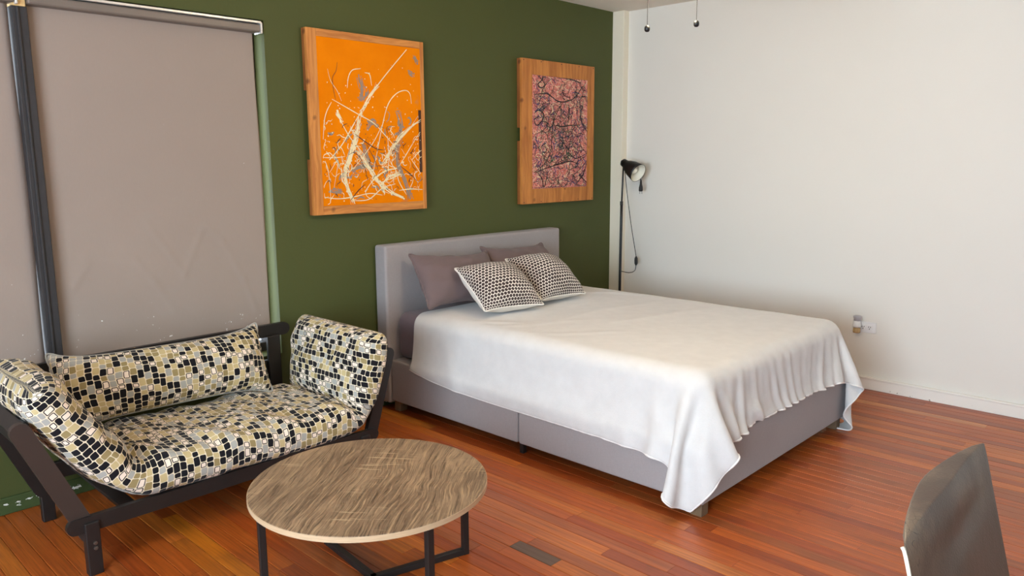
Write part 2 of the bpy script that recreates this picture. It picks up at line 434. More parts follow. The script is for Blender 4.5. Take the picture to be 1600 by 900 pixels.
YA0 = .72; nrow = int((RX - X0) / PW) + 1
stuffV, stuffF = [], []
for k in range(-int((X0 - LX) / PW) - 1, nrow):
    xc = X0 + (k + .5) * PW
    if xc + PW / 2 > RX + .02 or xc - PW / 2 < LX: continue
    vis = xc > .25; YA = -.30 if xc > 1.9 else 1.1
    y = GY
    if vis:
        sp = special.get(k, [])
        segs = []; cuts = sorted(sp, key=lambda s: -s[1]); top = y
        for (a, b, c) in cuts + [(YA, YA, None)]:
            yy = top
            while yy - b > .02:
                l = rng.uniform(.60, 2.1)
                if yy - l - b < .30: l = yy - b
                segs.append((yy - l, yy, plank_colour())); yy -= l
            if c: segs.append((a, b, c))
            top = a
        for a, b, c in segs:
            add_plank(xc, a, b, c)
        y = YA
    while y > BY:
        l = min(rng.uniform(.6, 1.8), y - BY)
        n = len(stuffV)
        stuffV += [(xc + x, y - l + .0006, z) for x, z in sec] + [(xc + x, y - .0006, z) for x, z in sec]
        stuffF += [[q + n for q in p[::-1]] for p in [[i, (i + 1) % 6, (i + 1) % 6 + 6, i + 6] for i in range(6)] + [list(range(6))[::-1], list(range(6, 12))]]
        y -= l
rest = obj('plank', stuffV, stuffF, 'floor_wood', fl); rest['kind'] = 'stuff'; rest.color = (*L(160, 84, 44), 1)

struct(obj('ceiling', *box(LX - .1, RX + .1, BY - .1, GY + .2, HC, HC + .1), 'ceiling_paint'), 'warm off-white painted ceiling')
struct(obj('wall_right', *box(RX, RX + .1, BY - .1, GY + .2, -.12, HC), 'white_paint_wall'), 'plain white painted wall beside the bed')
struct(obj('baseboard_right', *join(box(RX - .016, RX, BY, GY - .12, 0, .072, .003), box(RX - .022, RX, BY, GY - .12, .068, .084, .005)), 'white_baseboard'), 'white scuffed baseboard along white wall')
struct(obj('trim_1', *box(RX - .065, RX + .02, GY - .105, GY + .02, -.01, HC, .004), 'cream_paint'), 'cream boxed column in the corner of both walls')
# green wall with the window opening
WX0, WX1, WZ0, WZ1, WT = -1.9, 2.075, .46, 2.20, .20
def wallbox(*b): return box(*b)
gw = join(box(LX - .1, WX0, GY, GY + WT, -.12, HC), box(WX1, RX + .1, GY, GY + WT, -.12, HC), box(WX0, WX1, GY, GY + WT, -.12, WZ0), box(WX0, WX1, GY, GY + WT, WZ1, HC))
struct(obj('wall_back', *gw, 'green_paint'), 'dark olive green painted wall behind the bed')
struct(obj('baseboard_back', *box(LX, RX - .065, GY - .014, GY, 0, .075, .004), 'green_baseboard'), 'green baseboard with chipped paint under the window')
# side wall (x) and rear wall (y), out of frame, with their window openings
def framed_wall(name, axis, c, a0, a1, o0, o1, z0, z1, label):
    t = .12 * (-1)
    rs = [(a0, o0, -.12, HC), (o1, a1, -.12, HC), (o0, o1, -.12, z0), (o0, o1, z1, HC)]
    vf = []
    for p, q, r, s in rs: vf.append(box(c + t, c, p, q, r, s) if axis == 0 else box(p, q, c + t, c, r, s))
    return struct(obj(name, *join(*vf), 'green_paint' if axis else 'white_paint_wall'), label)
framed_wall('wall_left', 0, LX, BY - .1, GY + .2, -1.4, 1.8, .6, 2.3, 'white wall with wide side windows')
framed_wall('wall_front', 1, BY, LX - .1, RX + .1, 2.6, 3.3, .9, 2.2, 'olive green wall with a small window behind the viewer')

# window in the green wall
win = obj('window_1', *join(box(WX0, WX1, GY + .11, GY + .17, WZ0, WZ0 + .05, .003), box(WX0, WX1, GY + .11, GY + .17, WZ1 - .05, WZ1, .003),
    box(WX0, WX0 + .05, GY + .11, GY + .17, WZ0, WZ1, .003), box(WX1 - .03, WX1, GY + .11, GY + .17, WZ0, WZ1, .003)), 'dark_window_frame')
struct(win, 'dark framed window behind the grey roller shades')
mul = obj('mullion', *join(box(.958, 1.016, GY + .005, GY + .17, WZ0, 2.128, .003), box(.975, .984, GY - .002, GY + .01, WZ0, 2.125, .002)), 'dark_window_frame', win)
obj('mullion_block', *box(.962, 1.012, GY + .005, GY + .1, 2.128, WZ1, .003), 'raw_wood_block', win)
obj('pane', *box(WX0 + .05, .96, GY + .135, GY + .141, WZ0 + .05, WZ1 - .05), 'window_glass', win)
obj('pane', *box(1.014, WX1 - .03, GY + .135, GY + .141, WZ0 + .05, WZ1 - .05), 'window_glass', win)

creases = [((1.439, 1.204), (1.593, .945)), ((1.593, .935), (1.70, 1.163)), ((1.72, 1.174), (1.802, 1.094)), ((1.802, 1.094), (1.906, .882)), ((1.906, .882), (1.963, .705)), ((1.148, 1.076), (1.37, 1.037)), ((1.37, 1.037), (1.45, .924)), ((1.45, .924), (1.531, .769)), ((1.09, .93), (1.16, 1.03))]
def seg_fall(x, z, ax_, az_, bx_, bz_):
    vx, vz = bx_ - ax_, bz_ - az_; t = max(0, min(1, ((x - ax_) * vx + (z - az_) * vz) / (vx * vx + vz * vz))); d2 = (x - ax_ - t * vx) ** 2 + (z - az_ - t * vz) ** 2
    return math.exp(-d2 / .00022)
def shade(x0, x1, zb, label):
    t = thing('roller_shade', label, 'roller shade', ((x0 + x1) / 2, GY + .05, zb), 'roller shades in the window')
    nx, nz = 110, 130; V = []
    for j in range(nz + 1):
        z = zb + (2.15 - zb) * j / nz
        for i in range(nx + 1):
            x = x0 + (x1 - x0) * i / nx
            lowf = max(0, 1 - (z - zb) / .75)
            d = .0035 * math.sin(x * 3.1 + z * 2) + lowf * (.004 * abs(math.sin(x * 6 + z * 5)) + .003 * abs(math.sin(x * 7 - z * 6 + 1)))
            for (ax_, az_), (bx_, bz_) in creases: d += .0020 * seg_fall(x, z, ax_, az_, bx_, bz_)
            V.append((x + (.004 * math.sin(z * 5 + 1) if i in (0, nx) else 0), GY + .045 - d, z))
    o = obj('shade_fabric', V, grid_faces(nx + 1, nz + 1), 'shade_fabric', t, smooth=True)
    m = o.modifiers.new('thickness', 'SOLIDIFY'); m.thickness = .0012
    obj('bottom_bar', *box(x0 + .002, x1 - .002, GY + .036, GY + .052, zb - .012, zb + .012, .005), 'shade_fabric', t)
    obj('cassette', *box(x0 - .006, x1 + .012, GY - .012, GY + .062, 2.138, 2.176, .008), 'cassette_metal', t)
    obj('cassette_lip', *box(x0 - .006, x1 + .016, GY - .016, GY + .062, 2.180, 2.192, .003), 'bright_metal', t)
    obj('end_cap', *box(x1 + .012, x1 + .024, GY - .014, GY + .06, 2.132, 2.188, .005), 'bright_metal', t)
    return t
shade(1.022, 2.040, .60, 'wide taupe roller shade between dark mullion and green wall')
shade(-1.85, .9575, .50, 'taupe roller shade cut off at the left photo edge')

# ------------------------------------------------------------ a small position-based cloth solver for the soft things
def links(pairs_list, rest_pos, stiff):
    """split index pairs into disjoint groups and attach rest lengths"""
    out = []
    for i, j in pairs_list:
        i = np.asarray(i).ravel(); j = np.asarray(j).ravel()
        if len(i): out.append((i, j, np.linalg.norm(rest_pos[i] - rest_pos[j], axis=1), stiff))
    return out
def grid_links(ID, rest_pos, k_str, k_shear, k_bend):
    """ID: (ny, nx) vertex ids of one sheet"""
    g = []
    for st, kk in ((1, k_str), (2, k_bend)):
        for o in range(2 * st):
            sel = [c for c in range(ID.shape[1] - st) if c % (2 * st) == o]
            g += links([(ID[:, sel], ID[:, [c + st for c in sel]])], rest_pos, kk)
            sel = [c for c in range(ID.shape[0] - st) if c % (2 * st) == o]
            g += links([(ID[sel, :], ID[[c + st for c in sel], :])], rest_pos, kk)
    for o in (0, 1):
        r = list(range(o, ID.shape[0] - 1, 2)); r1 = [c + 1 for c in r]
        g += links([(ID[r, :-1], ID[r1, 1:]), (ID[r, 1:], ID[r1, :-1])], rest_pos, k_shear)
    return g
def solve(X, groups):
    for i, j, rest, k in groups:
        d = X[j] - X[i]; l = np.sqrt((d * d).sum(1)) + 1e-9
        c = d * (k * .5 * (l - rest) / l)[:, None]
        X[i] += c; X[j] -= c
def push_out(X, P, cen, half, r, thick, mu):
    """keep the cloth outside a rounded box, with friction"""
    q = np.abs(X - cen) - (half - r); sg = np.where(X >= cen, 1.0, -1.0)
    qp = np.maximum(q, 0); ln = np.sqrt((qp * qp).sum(1)); inn = np.minimum(q.max(1), 0)
    dist = ln + inn - r
    hit = dist < thick
    if not hit.any(): return
    n = np.where((ln > 1e-6)[:, None], qp / (ln[:, None] + 1e-9), (q == q.max(1)[:, None]) * 1.0) * sg
    X[hit] += n[hit] * (thick - dist[hit])[:, None]
    mv = X[hit] - P[hit]; nn = n[hit]; tan = mv - nn * (mv * nn).sum(1)[:, None]
    X[hit] -= tan * mu
def drape(X, groups, boxes, steps, iters, g=-9.8, dt=1 / 60, damp=.985):
    V = np.zeros_like(X)
    for s in range(steps):
        P = X.copy(); V *= damp; V[:, 2] += g * dt; X = X + V * dt
        for it in range(iters):
            solve(X, groups)
        for b in boxes: push_out(X, P, *b)
        X[:, 2] = np.maximum(X[:, 2], .006)
        V = (X - P) / dt
    return X
def blanket_points():
    nx, ny = 108, 84
    xa, xb, ya, yb = 2.76 - .325, 4.235 + .33, 3.43, 1.545 - .262
    u = np.linspace(0, 1, nx)[None, :]; v = np.linspace(0, 1, ny)[:, None]
    xl = xa + .055 * np.exp(-v / .12) + .045 * np.clip((v - .86) / .14, 0, 1) ** 2; x = xl + (xb - xl) * u; y = ya + (yb - ya) * v - .04 * np.clip(u - .80, 0, 1) / .2 * v ** 4 + .035 * np.clip((.16 - u) / .16, 0, 1) ** 2 * v ** 6 + 0 * u
    s = np.clip((1.72 - y) / .30, 0, 1); s = s * s * (3 - 2 * s)
    z = .63 + .010 * s * (np.sin(x * 23 + 1.3 * np.sin(x * 5)) * .6 + np.sin(x * 37 + 2) * .4) + .002 * np.sin(x * 9 + y * 4) * np.sin(y * 7)
    X = np.stack([x, y, z], 2).reshape(-1, 3)
    rest = np.stack([3.5 + (x - 3.5) * (1 + .12 * s), y, 0 * x + .63], 2).reshape(-1, 3)
    ID = np.arange(nx * ny).reshape(ny, nx)
    G = grid_links(ID, rest, 1.0, .35, .10)
    half = lambda a, b: np.array(b, float) - np.array(a, float)
    B = []
    for lo, hi, r in (((2.76, 1.545, .2), (4.235, 3.66, .605), .065), ((2.72, 1.51, .05), (4.27, 3.66, .315), .015)):
        lo, hi = np.array(lo), np.array(hi); B.append(((lo + hi) / 2, (hi - lo) / 2, r, .009, .55))
    X = drape(X, G, B, 520, 2, g=-5.0, dt=1 / 200, damp=.992)
    X = X.reshape(ny, nx, 3); x, y = X[..., 0], X[..., 1]; top = np.clip((X[..., 2] - .585) / .02, 0, 1)
    def ridge(x0, y0, x1, y1, w, h):
        d = np.array([x1 - x0, y1 - y0]); L_ = np.hypot(*d); d = d / L_; a = (x - x0) * d[0] + (y - y0) * d[1]; b = -(x - x0) * d[1] + (y - y0) * d[0] + .02 * np.sin(a * 9)
        return h * np.exp(-(b / w) ** 2) * np.clip(1 - ((a / L_ - .5) * 2) ** 4, 0, 1)
    r = ridge(3.05, 2.72, 4.1, 2.60, .022, .007) + ridge(3.3, 2.45, 4.1, 2.20, .02, .006) + ridge(2.8, 2.85, 3.3, 2.55, .018, .006) + ridge(2.8, 2.62, 3.2, 2.2, .02, .005) + ridge(3.9, 3.35, 4.15, 2.7, .02, .010) + ridge(2.8, 3.1, 3.0, 2.75, .02, .007) + ridge(3.5, 2.9, 4.15, 2.95, .02, .007)
    hang = np.clip((1.57 - y) / .04, 0, 1) * np.clip((.60 - X[..., 2]) / .25, 0, 1) ** .8
    ph = x * 1.0 + .25 * (X[..., 2] - .4) * np.sin(x * 6); w1 = np.sin(ph * 62 + 2.2 * np.sin(ph * 9)); w2 = np.sin(ph * 101 + 3 * np.sin(ph * 7) + 1)
    pl = np.clip(.5 + .5 * w1, 0, 1) ** 1.6 * (.65 + .35 * np.sin(ph * 13)) + .35 * np.clip(w2, 0, 1)
    X[..., 1] -= hang * pl * .026 * np.clip((x - 2.80) / .12, 0, 1)
    sd = np.clip((2.80 - x) / .04, 0, 1) * np.clip((.58 - X[..., 2]) / .3, 0, 1)
    X[..., 0] -= sd * (.010 * (.5 + .5 * np.sin(y * 21 + 3 * np.sin(y * 3))) * np.exp(-((y - 1.75) / .35) ** 2) + .008 * np.exp(-((y - 3.1 - .5 * (X[..., 2] - .4)) / .04) ** 2))
    X[..., 2] += r * top + .002 * top * np.sin(x * 8 + 2 * np.sin(y * 5)) * np.sin(y * 11)
    return X
def pillow_points(w, h, nx, ny, press, steps=70, seed=1, rd=.2):
    """two sheets sewn along the border and inflated"""
    r = np.random.default_rng(seed)
    ids = {}; V = []
    A = np.zeros((ny, nx), int); Bk = np.zeros((ny, nx), int)
    for sgn, ID in ((1, A), (-1, Bk)):
        for j in range(ny):
            for i in range(nx):
                b = i in (0, nx - 1) or j in (0, ny - 1)
                if sgn < 0 and b: ID[j, i] = A[j, i]; continue
                a, c = 2 * i / (nx - 1) - 1, 2 * j / (ny - 1) - 1
                ID[j, i] = len(V); V.append((a * math.sqrt(1 - rd * c * c * a * a) * w / 2, c * math.sqrt(1 - rd * a * a * c * c) * h / 2, 0 if b else sgn * (.012 + .003 * r.random())))
    X = np.array(V, float); rest = X * np.array([1, 1, 0.0])
    G = grid_links(A, rest, 1.0, .4, .06) + grid_links(Bk, rest, 1.0, .4, .06)
    F = []
    for sgn, ID in ((1, A), (-1, Bk)):
        q = np.stack([ID[:-1, :-1], ID[:-1, 1:], ID[1:, 1:], ID[1:, :-1]], 2).reshape(-1, 4)
        F.append(q if sgn > 0 else q[:, ::-1])
    nf = len(F[0]); F = np.concatenate(F); vel = np.zeros_like(X)
    for s in range(steps):
        P = X.copy(); n = np.cross(X[F[:, 2]] - X[F[:, 0]], X[F[:, 3]] - X[F[:, 1]]); f = np.zeros_like(X)
        for k in range(4): np.add.at(f, F[:, k], n)
        f /= np.linalg.norm(f, axis=1).max() + 1e-9
        vel = vel * .9 + f * press; X = X + vel
        for it in range(8): solve(X, G)
        vel = X - P
    UV = np.zeros((len(X), 2))
    for ID in (A, Bk):
        UV[ID, 0] = np.linspace(0, w, nx)[None, :]; UV[ID, 1] = np.linspace(0, h, ny)[:, None]
    border = list(A[0, :]) + list(A[1:, -1]) + list(A[-1, -2::-1]) + list(A[-2:0:-1, 0])
    return X, F.tolist(), UV, nf, [int(b) for b in border]
# ============================================================ BED
bed = thing('bed', 'grey upholstered double bed with tall headboard against green wall', 'bed', (3.49, 2.6, 0))
obj('headboard', *box(2.705, 4.285, 3.615, 3.722, .045, 1.0, .016, 3), 'grey_upholstery', bed, smooth=False)
obj('base', *box(2.72, 4.27, 2.575, 3.614, .062, .315, .012, 3), 'grey_upholstery', bed)
obj('base', *box(2.72, 4.27, 1.51, 2.569, .062, .315, .012, 3), 'grey_upholstery', bed)
for x in (2.740, 4.19):
    for y in (1.525, 3.56):
        obj('leg', *box(x, x + .055, y, y + .055, 0, .063, .003), 'bed_leg_wood', bed)
    obj('centre_leg', *box(x + .01, x + .035, 2.56, 2.585, 0, .063, .002), 'dark_metal', bed)
def rounded_slab(x0, x1, y0, y1, z0, z1, r, name, mat, parent):
    v, f = box(x0, x1, y0, y1, z0, z1, r, 6)
    return obj(name, v, f, mat, parent, smooth=True)
mt = thing('mattress', 'mattress in a mauve fitted sheet under the white blanket', 'mattress', (3.495, 2.58, .316))
rounded_slab(2.762, 4.233, 1.547, 3.612, .317, .603, .06, 'fitted_sheet', 'mauve_sheet', mt)

q = blanket_points(); bn = q.shape[:2]
bl = thing('blanket', 'white fleece blanket draped over the bed, corners hanging down', 'blanket', (3.49, 2.4, .61))
bo = obj('blanket_sheet', [tuple(p) for p in q.reshape(-1, 3)], [f[::-1] for f in grid_faces(bn[1], bn[0])], 'white_fleece', bl, smooth=True)
md = bo.modifiers.new('thickness', 'SOLIDIFY'); md.thickness = .005; md.offset = 1
md = bo.modifiers.new('smooth', 'SUBSURF'); md.levels = 1; md.render_levels = 1
edge = [tuple(p) for p in q[:, 0]] + [tuple(p) for p in q[-1, 1:]] + [tuple(p) for p in q[::-1, -1][1:]]
obj('hem', *tube(edge, .0048, 6, 2), 'fleece_hem', bl, smooth=True)

PIL = pillow_points(.72, .50, 37, 27, .004, seed=1, rd=.14)
CUS = pillow_points(.46, .46, 31, 31, .004, seed=2)
BOL = pillow_points(.98, .44, 51, 25, .004, seed=3, rd=.10)
def pose(center, xdir, tilt, roll=0, yaw=0):
    """local x along the bottom edge, local y up the face leaning back by tilt from vertical, z out of the face towards -y"""
    x = Vector((math.cos(yaw), math.sin(yaw), 0)); back = Vector((-math.sin(yaw), math.cos(yaw), 0))
    up = Vector((0, 0, 1)) * math.cos(tilt) + back * math.sin(tilt); out = x.cross(up)
    c, s = math.cos(roll), math.sin(roll); x2 = x * c + up * s; up2 = up * c - x * s
    m = Matrix((x2, up2, out)).transposed().to_4x4(); m.translation = Vector(center); return m
def place_pillow(name, label, cat, data, m, scale, mats, group, sag=0.0, wr=.004, seed=0, uvscale=1.0, rest_z=.626):
    a, F, UV, nf, border = data; sx, sy, sz = scale; V = []
    for p in a:
        x, y, z = p[0] * sx, p[1] * sy, p[2] * sz
        n = wr * (math.sin(x * 31 + y * 17 + seed) * math.sin(y * 43 - x * 13 + seed * 2)) * min(1, abs(z) / .03)
        z += n * (1 if z > 0 else -1)
        z -= sag * ((x / .3) ** 2)
        V.append(tuple(m @ Vector((x, y, z))))
    base = min(v[2] for v in V)
    if rest_z is not None: V = [(x, y, z + rest_z - base) for x, y, z in V]; base = rest_z
    t = thing(name, label, cat, (m.translation.x, m.translation.y, base), group)
    fm, bmn, pipe = mats
    UV2 = [(u[0] * uvscale, u[1] * uvscale) for u in UV]
    if bmn is None:
        o = obj('cover', V, F, fm, t, uv=UV2, smooth=True)
    else:
        o = obj('front_cover', V, F[:nf], fm, t, uv=UV2, smooth=True); o2 = obj('back_cover', V, F[nf:], bmn, t, smooth=True)
        md = o2.modifiers.new('smooth', 'SUBSURF'); md.levels = 1; md.render_levels = 2
    md = o.modifiers.new('smooth', 'SUBSURF'); md.levels = 1; md.render_levels = 2
    if pipe:
        obj('seam', *tube([V[i] for i in border] + [V[border[0]]], pipe[1], 6, 2), pipe[0], t, smooth=True)
    return t
G = 'cushions and pillows at the headboard'
place_pillow('pillow', 'mauve pillow leaning on headboard, nearer the sofa', 'pillow', PIL, pose((3.09, 3.40, .785), 0, .64, -.03, -.06), (.90, .82, .56), ('mauve_pillowcase', None, ('mauve_pillowcase', .004)), G, 0, .008, 1)
place_pillow('pillow', 'mauve pillow leaning on headboard, nearer the lamp, mostly hidden', 'pillow', PIL, pose((3.70, 3.435, .792), 0, .66, -.02, .03), (.92, .82, .52), ('mauve_pillowcase', None, ('mauve_pillowcase', .004)), G, 0, .008, 4)
place_pillow('cushion', 'brown and white dotted cushion nearest the bed edge', 'cushion', CUS, pose((3.135, 3.105, .770), 0, 1.0, 0, -.12), (1.04, .93, .80), ('dotted_cover', 'cushion_white', ('cushion_white', .005)), G, 0, .004, 2)
place_pillow('cushion', 'brown and white dotted cushion resting behind the other one', 'cushion', CUS, pose((3.585, 3.14, .775), 0, .97, 0, .03), (1.02, .95, .80), ('dotted_cover', 'cushion_white', ('cushion_white', .005)), G, 0, .004, 5)

# ============================================================ FUTON SOFA
FY, BYF = 2.93, 3.62
fs = thing('futon_sofa_frame', 'black wooden sofa frame with slanted arms and chipped paint', 'sofa', (1.42, 3.27, 0))
BW = 'black_wood'
def rounded_rail(x0, x1, z0, z1, y0, y1):
    r = (z1 - z0) / 2; prof = []
    for k in range(9):
        a = -PI / 2 + PI * k / 8; prof.append((x1 - r + math.cos(a) * r, (z0 + z1) / 2 + math.sin(a) * r))
    for k in range(9):
        a = PI / 2 + PI * k / 8; prof.append((x0 + r + math.cos(a) * r, (z0 + z1) / 2 + math.sin(a) * r))
    n = len(prof); V = [(x, y0, z) for x, z in prof] + [(x, y1, z) for x, z in prof]
    return V, [[i, (i + 1) % n, (i + 1) % n + n, i + n] for i in range(n)] + [list(range(n))[::-1], list(range(n, 2 * n))]
obj('front_rail', *rounded_rail(.745, 2.11, .168, .226, FY - .012, FY + .010), BW, fs)
obj('rear_rail', *box(.80, 2.08, BYF - .06, BYF - .035, .155, .232, .006), BW, fs)
def leg(x, y): return join(beam((x, y, 0), (x, y, .185), .030, .062, (1, 0, 0), .004))
for x, y in ((.825, FY + .022), (2.03, FY + .022), (.84, BYF - .09), (2.03, BYF - .09)):
    lg = obj('leg', *join(box(x - .024, x + .026, y - .044 if y < 3.2 else y - .016, y - .034 + .028 if y < 3.2 else y + .016, 0, .205, .004)), BW, fs)
for x in (.825, 2.03):
    for z in (.105, .125):
        obj('bolt', *lathe([(.007, 0), (.007, .006), (.003, .007)], (x + .005, FY - .021, z), (0, -1, 0), 12), 'steel_bolt', fs)
def arm_board(xb, zb, xt, zt, y, w=.062, t=.026):
    d = Vector((xt - xb, 0, zt - zb)); l = d.length; d.normalize(); s = Vector((d.z, 0, -d.x))
    prof = []
    for k in range(9):
        a = PI * k / 8; prof.append((l - w / 2 + math.sin(a) * w / 2, -math.cos(a) * w / 2))
    for k in range(9):
        a = PI * k / 8; prof.append((w / 2 - math.sin(a) * w / 2, math.cos(a) * w / 2))
    n = len(prof); V = []
    for yy in (y - t / 2, y + t / 2):
        for p, q_ in prof: V.append(tuple(Vector((xb, yy, zb)) + d * p + s * q_))
    F = [[i, (i + 1) % n, (i + 1) % n + n, i + n] for i in range(n)] + [list(range(n))[::-1], list(range(n, 2 * n))]
    return V, F
for y in (FY + .012, BYF - .12):
    obj('arm_support', *arm_board(.835, .125, .630, .618, y, .066), 'brown_black_wood' if y < 3.2 else BW, fs)
    obj('arm_support', *arm_board(2.055, .12, 2.205, .60, y, .06), BW, fs)
obj('arm_crossbar', *beam((.69, FY + .02, .50), (.69, BYF - .12, .50), .022, .06, (.38, 0, .92)), BW, fs)
obj('arm_crossbar', *beam((.655, FY + .02, .585), (.655, BYF - .12, .585), .022, .06, (.38, 0, .92)), BW, fs)
obj('arm_crossbar', *beam((2.19, FY + .02, .50), (2.19, BYF - .12, .50), .022, .06, (-.25, 0, .97)), BW, fs)
obj('back_rail', *rounded_rail(.52, 2.06, .592, .656, BYF - .012, BYF + .014), BW, fs)
obj('back_rail', *box(.92, 2.0, BYF - .012, BYF + .012, .40, .47, .004), BW, fs)
for x in (.955, 1.955):
    obj('back_post', *box(x - .035, x + .035, BYF - .034, BYF - .012, .15, .60, .004), BW, fs)
for k in range(9):
    x = .98 + k * .125
    obj('slat', *box(x - .03, x + .03, FY + .010, BYF - .06, .186, .199, .002), BW, fs)

# mattress: one strip that runs up the left arm, over the seat and up the right arm
def corner(a, b, c, rad, n=7):
    a, b, c = Vector(a), Vector(b), Vector(c); p = b + (a - b).normalized() * rad; q_ = b + (c - b).normalized() * rad
    return [(p.lerp(b, t / n)).lerp(b.lerp(q_, t / n), t / n) for t in range(n + 1)]
def run(a, b, n): return [a.lerp(b, t / n) for t in range(n)]
PA, PB, PC, PD = Vector((.728, 0, .672)), Vector((.972, 0, .302)), Vector((2.022, 0, .288)), Vector((2.108, 0, .635))
c1, c2 = corner(PA, PB, PC, .085), corner(PB, PC, PD, .075)
path = run(PA, c1[0], 16) + c1[:-1] + run(c1[-1], c2[0], 44) + c2[:-1] + run(c2[-1], PD, 13) + [PD]
S = [0.0]
for i in range(1, len(path)): S.append(S[-1] + (path[i] - path[i - 1]).length)
LT = S[-1]; NP = 64; V = []; UV = []; hw_ = .322; yc = 3.217
fold1, fold2 = .425, LT - .345
rings = [(-.062 + .001, .02)] 
ext = [(-.060, .12), (-.052, .50), (-.036, .78), (-.016, .95)]
def ringdata():
    out = []
    d0 = (path[0] - path[1]).normalized(); d1 = (path[-1] - path[-2]).normalized()
    for e, sc_ in ext: out.append((path[0] + d0 * (-e), d0 * -1, e, sc_))
    for i, p in enumerate(path):
        d = (path[min(i + 1, len(path) - 1)] - path[max(i - 1, 0)]).normalized(); out.append((p, d, S[i], 1.0))
    for e, sc_ in ext[::-1]: out.append((path[-1] + d1 * (-e), d1, LT - e, sc_))
    return out
R_ = ringdata()
for p, d, s, sc_ in R_:
    nrm = Vector((-d.z, 0, d.x))
    ht = .090 - .024 * math.exp(-((s - fold1) / .06) ** 2) - .022 * math.exp(-((s - fold2) / .06) ** 2)
    if s < fold1: ht = ht * .96
    if s > fold2: ht = ht * .80
    ht0 = ht; ht *= sc_; per = 0; prev = None; su = s - (1 - sc_) * .05 if s < .2 else s + (1 - sc_) * .05
    hwid = hw_ - .03 * (1 - sc_) + (.035 if s > fold2 + .05 else 0) * min(1, (s - fold2) / .2 if s > fold2 else 0)
    for k in range(NP):
        a = 2 * PI * k / NP; ca, sa = math.cos(a), math.sin(a); e = .42
        yy = math.copysign(abs(ca) ** e, ca) * hwid; hh = math.copysign(abs(sa) ** .62, sa) * ht
        lump = .010 * math.sin(s * 19 + yy * 9) * math.sin(yy * 15 + s * 7) + .004 * math.sin(s * 47 + yy * 23)
        wr = .006 * math.exp(-((s - fold1 - .02) / .11) ** 2) * math.sin(yy * 60 + s * 11) + .005 * math.exp(-((s - fold2 + .03) / .11) ** 2) * math.sin(yy * 55 - s * 9)
        hh += (lump + wr) * (1 if hh > 0 else .4) * sc_
        co = Vector((p.x, yc + yy, p.z)) + nrm * hh
        h0 = math.copysign(abs(sa) ** .62, sa) * ht0
        if prev is not None: per += math.hypot(yy - prev[0], h0 - prev[1])
        prev = (yy, h0); V.append(tuple(co)); UV.append((su + .5, per))
F = []; n = len(R_)
for i in range(n - 1):
    for k in range(NP): F.append([i * NP + k, i * NP + (k + 1) % NP, (i + 1) * NP + (k + 1) % NP, (i + 1) * NP + k])
F.append(list(range(NP))[::-1]); F.append([(n - 1) * NP + k for k in range(NP)])
fm = thing('sofa_mattress', 'patterned sofa mattress of black, tan and cream rounded squares, folded up both arms', 'sofa cushion', (1.42, 3.215, .22))
wrapuv = {}
meuv = UV
def mat_uv(i, vi): return meuv[vi]
o = obj('mattress_cover', V, F, 'retro_print', fm, uv=UV, smooth=True)
ul = o.data.uv_layers[0]
for p in o.data.polygons:      # close the wrap-around column
    us = [ul.data[li].uv[1] for li in p.loop_indices]
    if max(us) - min(us) > .4 and len(us) == 4:
        for li in p.loop_indices:
            if ul.data[li].uv[1] < .2: ul.data[li].uv[1] += max(us) + .02
seamV = [(R_[i][0].x, yc - hw_ - .002, R_[i][0].z) for i in range(4, n - 4, 3)]
place_pillow('back_cushion', 'long patterned back cushion leaning on the sofa back rail', 'cushion', BOL, pose((1.350, 3.44, .532), 0, .42, .0, 0), (1.0, .86, .55), ('retro_print', None, ('retro_print', .004)), None, 0, .007, 3, rest_z=.380)

# ============================================================ COFFEE TABLE
TC = (1.497, 2.132); TZ = .385; TR = .412
tb = thing('coffee_table', 'low round coffee table with rustic wood top and black metal legs', 'coffee table', (TC[0], TC[1], 0))
obj('table_top', *lathe([(TR - .002, TZ - .021), (TR - .0005, TZ - .019), (TR - .0005, TZ - .002), (TR - .002, TZ)], (TC[0], TC[1], 0), n=128), 'table_laminate', tb)
obj('edge_band', *lathe([(TR - .0012, TZ - .0195), (TR + .0006, TZ - .0195), (TR + .0006, TZ - .0015), (TR - .0012, TZ - .0015)], (TC[0], TC[1], 0), n=128, caps=False), 'table_edge_band', tb)
for k, (ang, r) in enumerate(((84, .355), (-96, .365), (-15, .372), (165, .38))):
    a = math.radians(ang); x, y = TC[0] + r * math.cos(a), TC[1] + r * math.sin(a); dr = (math.cos(a), math.sin(a), 0)
    obj('leg', *beam((x, y, 0), (x, y, TZ - .021), .024, .024, dr, .002), 'dark_metal', tb)
for k, (a0, r0, a1, r1) in enumerate(((84, .343, -96, .353), (-15, .36, 165, .368))):
    P0 = (TC[0] + r0 * math.cos(math.radians(a0)), TC[1] + r0 * math.sin(math.radians(a0))); P1 = (TC[0] + r1 * math.cos(math.radians(a1)), TC[1] + r1 * math.sin(math.radians(a1)))
    obj('base_bar', *beam((*P0, .0125 + .0), (*P1, .0125), .023, .024, (0, 0, 1), .002), 'dark_metal', tb)
    obj('top_bar', *beam((*P0, TZ - .034), (*P1, TZ - .034), .023, .024, (0, 0, 1), .002), 'dark_metal', tb)

